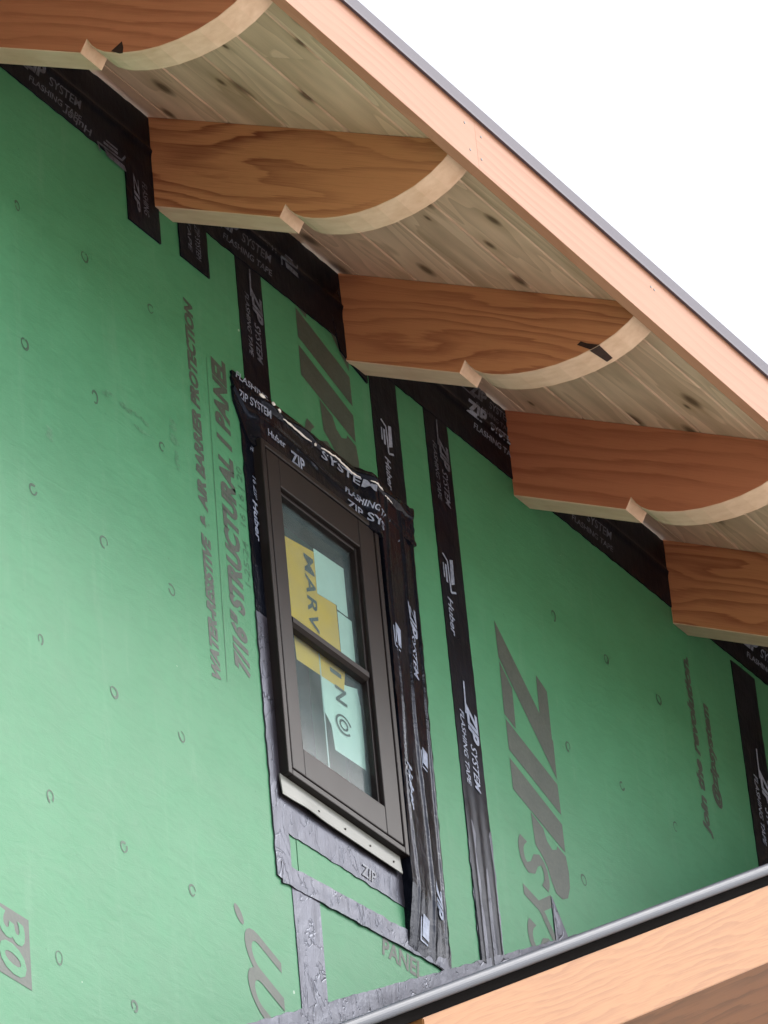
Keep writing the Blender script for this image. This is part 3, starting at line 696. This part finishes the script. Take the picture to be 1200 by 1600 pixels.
c = bpy.data.objects.new('bark_mark', me); COL.objects.link(c); c.parent = r; c.matrix_parent_inverse = r.matrix_world.inverted()
rafter(ROOTS[3], 'plain red-brown rafter tail cut by the right edge, fourth from the top', [M['firred'], M['cut']])
rafter(ROOTS[4], 'lowest rafter tail at the right edge, only its wall end showing', [M['firm'], M['cut']])

# ------------------------------------------------------------------ main roof
roof = empty('roof', (1.3, -.3, .3), 'main roof eave with pale board soffit, peach fascia and thin dark metal edge', 'roof')
rnd = random.Random(4)
bm = bmesh.new(); lay = bm.loops.layers.color.new('board_tint')
edges = [.16, .079, -.048, -.175, -.302, -.429, -.556, -.6395]
tints = [(.3, .2), (.8, .7), (.55, .8), (.35, .3), (.15, .1), (.5, .5), (.2, .35)]
nrm = Vector((0, PITCH, -1)).normalized()          # points down out of the soffit
def sp(x, y, d): return Vector((x, y, soff(y))) + nrm * d
for j, (ya, yb) in enumerate(zip(edges, edges[1:])):
    joints = [X_MIN] + sorted(rnd.uniform(-1.5, 4.5) for _ in range(2)) + [X_MAX]
    if j == 6: joints = [X_MIN, X_MAX]
    for q, (xa, xb) in enumerate(zip(joints, joints[1:])):
        xb -= .0006
        vg, vd = (.0024, .006) if j not in (3, 5) else (.0055, .006)
        prof = [(ya - .0003, -vd), (ya - vg, 0), (yb + vg * .7, 0), (yb + .0003, -vd), (yb + .0003, -.018), (ya - .0003, -.018)]
        a = [bm.verts.new(sp(xa, y, d)) for y, d in prof]; b = [bm.verts.new(sp(xb, y, d)) for y, d in prof]
        fs = [bm.faces.new(a), bm.faces.new(b[::-1])] + [bm.faces.new((a[i], b[i], b[(i + 1) % 6], a[(i + 1) % 6])) for i in range(6)]
        t = ((tints[j][0] + .13 * q) % 1, tints[j][1] if q != 0 else (tints[j][1] + .17) % 1)
        for f in fs:
            for l in f.loops: l[lay] = (t[0], t[1], 0, 1)
finish('soffit', bm, M['soffit'], roof)
bm = bmesh.new(); prism_x(bm, [(-.6385, soff(-.6385) + .0225), (2.2, soff(2.2) + .0225), (2.2, soff(2.2) + .10), (-.6385, soff(-.6385) + .10)], X_MIN, X_MAX)
finish('roof_deck', bm, M['shingle'], roof)
for (xa, xb) in ((X_MIN, .4929), (.4931, X_MAX)):
    bm = bmesh.new(); box(bm, xa, xb, -.6595, -.6400, .0455, .172, .0004); fb = finish('fascia_board', bm, M['fascia'], roof)
    for nx_ in [x for x in (.458, .512, .468, .505, 1.10, 1.112, 1.71, 1.72) if xa < x < xb]:
        bm = bmesh.new(); zc = .075 + .055 * ((nx_ * 1000) % 3 > 1)
        bmesh.ops.create_cone(bm, cap_ends=True, segments=10, radius1=.0030, radius2=.0026, depth=.0012, matrix=Matrix.Translation((nx_, -.6597, zc)) @ Matrix.Rotation(rad(90), 4, 'X'))
        finish('nail_head', bm, M['screw'], fb)
bm = bmesh.new()
prism_x(bm, [(-.6600, .160), (-.6665, .158), (-.6675, .163), (-.6715, .180), (-.668, .1865), (-.60, .1865 + .068 * PITCH), (-.60, .1835 + .068 * PITCH), (-.6600, .180)], X_MIN, X_MAX)
finish('drip_edge', bm, M['drip'], roof)

# ------------------------------------------------------------------ lower roof
LS = .628; YB = -.37
low = empty('lower_roof', (1.6, -.2, -1.1), 'lower roof rising to the right in the bottom corner, orange barge board under a blue-grey metal edge', 'roof')
def rake(bm, prof, xa, xb, vert_a=True):
    """prof (y, dz) extruded along the rake; dz measured from the barge board's top line"""
    zt = lambda x: -1.561 + LS * (x - .502)
    a = [bm.verts.new((xa, y, zt(xa) + dz)) for y, dz in prof]; b = [bm.verts.new((xb, y, zt(xb) + dz)) for y, dz in prof]; n = len(prof)
    bm.faces.new(a); bm.faces.new(b[::-1])
    for i in range(n): bm.faces.new((a[i], b[i], b[(i + 1) % n], a[(i + 1) % n]))
XE = 3.3
bm = bmesh.new(); rake(bm, [(YB, 0), (YB, -.158), (YB + .038, -.158), (YB + .038, 0)], .500, XE)
bmesh.ops.recalc_face_normals(bm, faces=bm.faces)
bmesh.ops.bevel(bm, geom=list(bm.edges), offset=.002, segments=2, affect='EDGES')
# local frame along the rake so that the grain follows the board
ang = math.atan(LS); o = finish('barge_board', bm, M['barge'])
T = Matrix.Translation((.502, YB, -1.561)) @ Matrix.Rotation(-ang, 4, 'Y')
o.data.transform(T.inverted()); o.matrix_world = T; o.parent = low; o.matrix_parent_inverse = low.matrix_basis.inverted()
bm = bmesh.new()
rake(bm, [(YB + .03, .022)] + [(YB - .002 - .009 * math.sin(a), .0345 - .0125 * math.cos(a)) for a in [i * math.pi / 10 for i in range(11)]] + [(YB + .05, .046), (YB + .05, .042), (YB + .03, .040)], -.4, XE)
finish('drip_edge', bm, M['slate'], low)
bm = bmesh.new(); rake(bm, [(YB + .05, .0008), (YB + .022, .0008), (YB + .022, .0215), (YB + .05, .0215)], -.4, XE); finish('shadow_strip', bm, M['bead'], low)  # black strip painted in as the shadow gap under the drip edge
bm = bmesh.new(); rake(bm, [(YB + .052, .030), (-.012, .030), (-.012, -.02), (YB + .052, -.02)], -.4, XE); finish('roof_deck', bm, M['shingle'], low)
bm = bmesh.new(); rake(bm, [(YB + .0385, -.022), (-.012, -.022), (-.012, -.32), (YB + .0385, -.12)], .50, XE); o = finish('soffit', bm, M['firshade'])
o.data.transform(T.inverted()); o.matrix_world = T; o.parent = low; o.matrix_parent_inverse = low.matrix_basis.inverted()
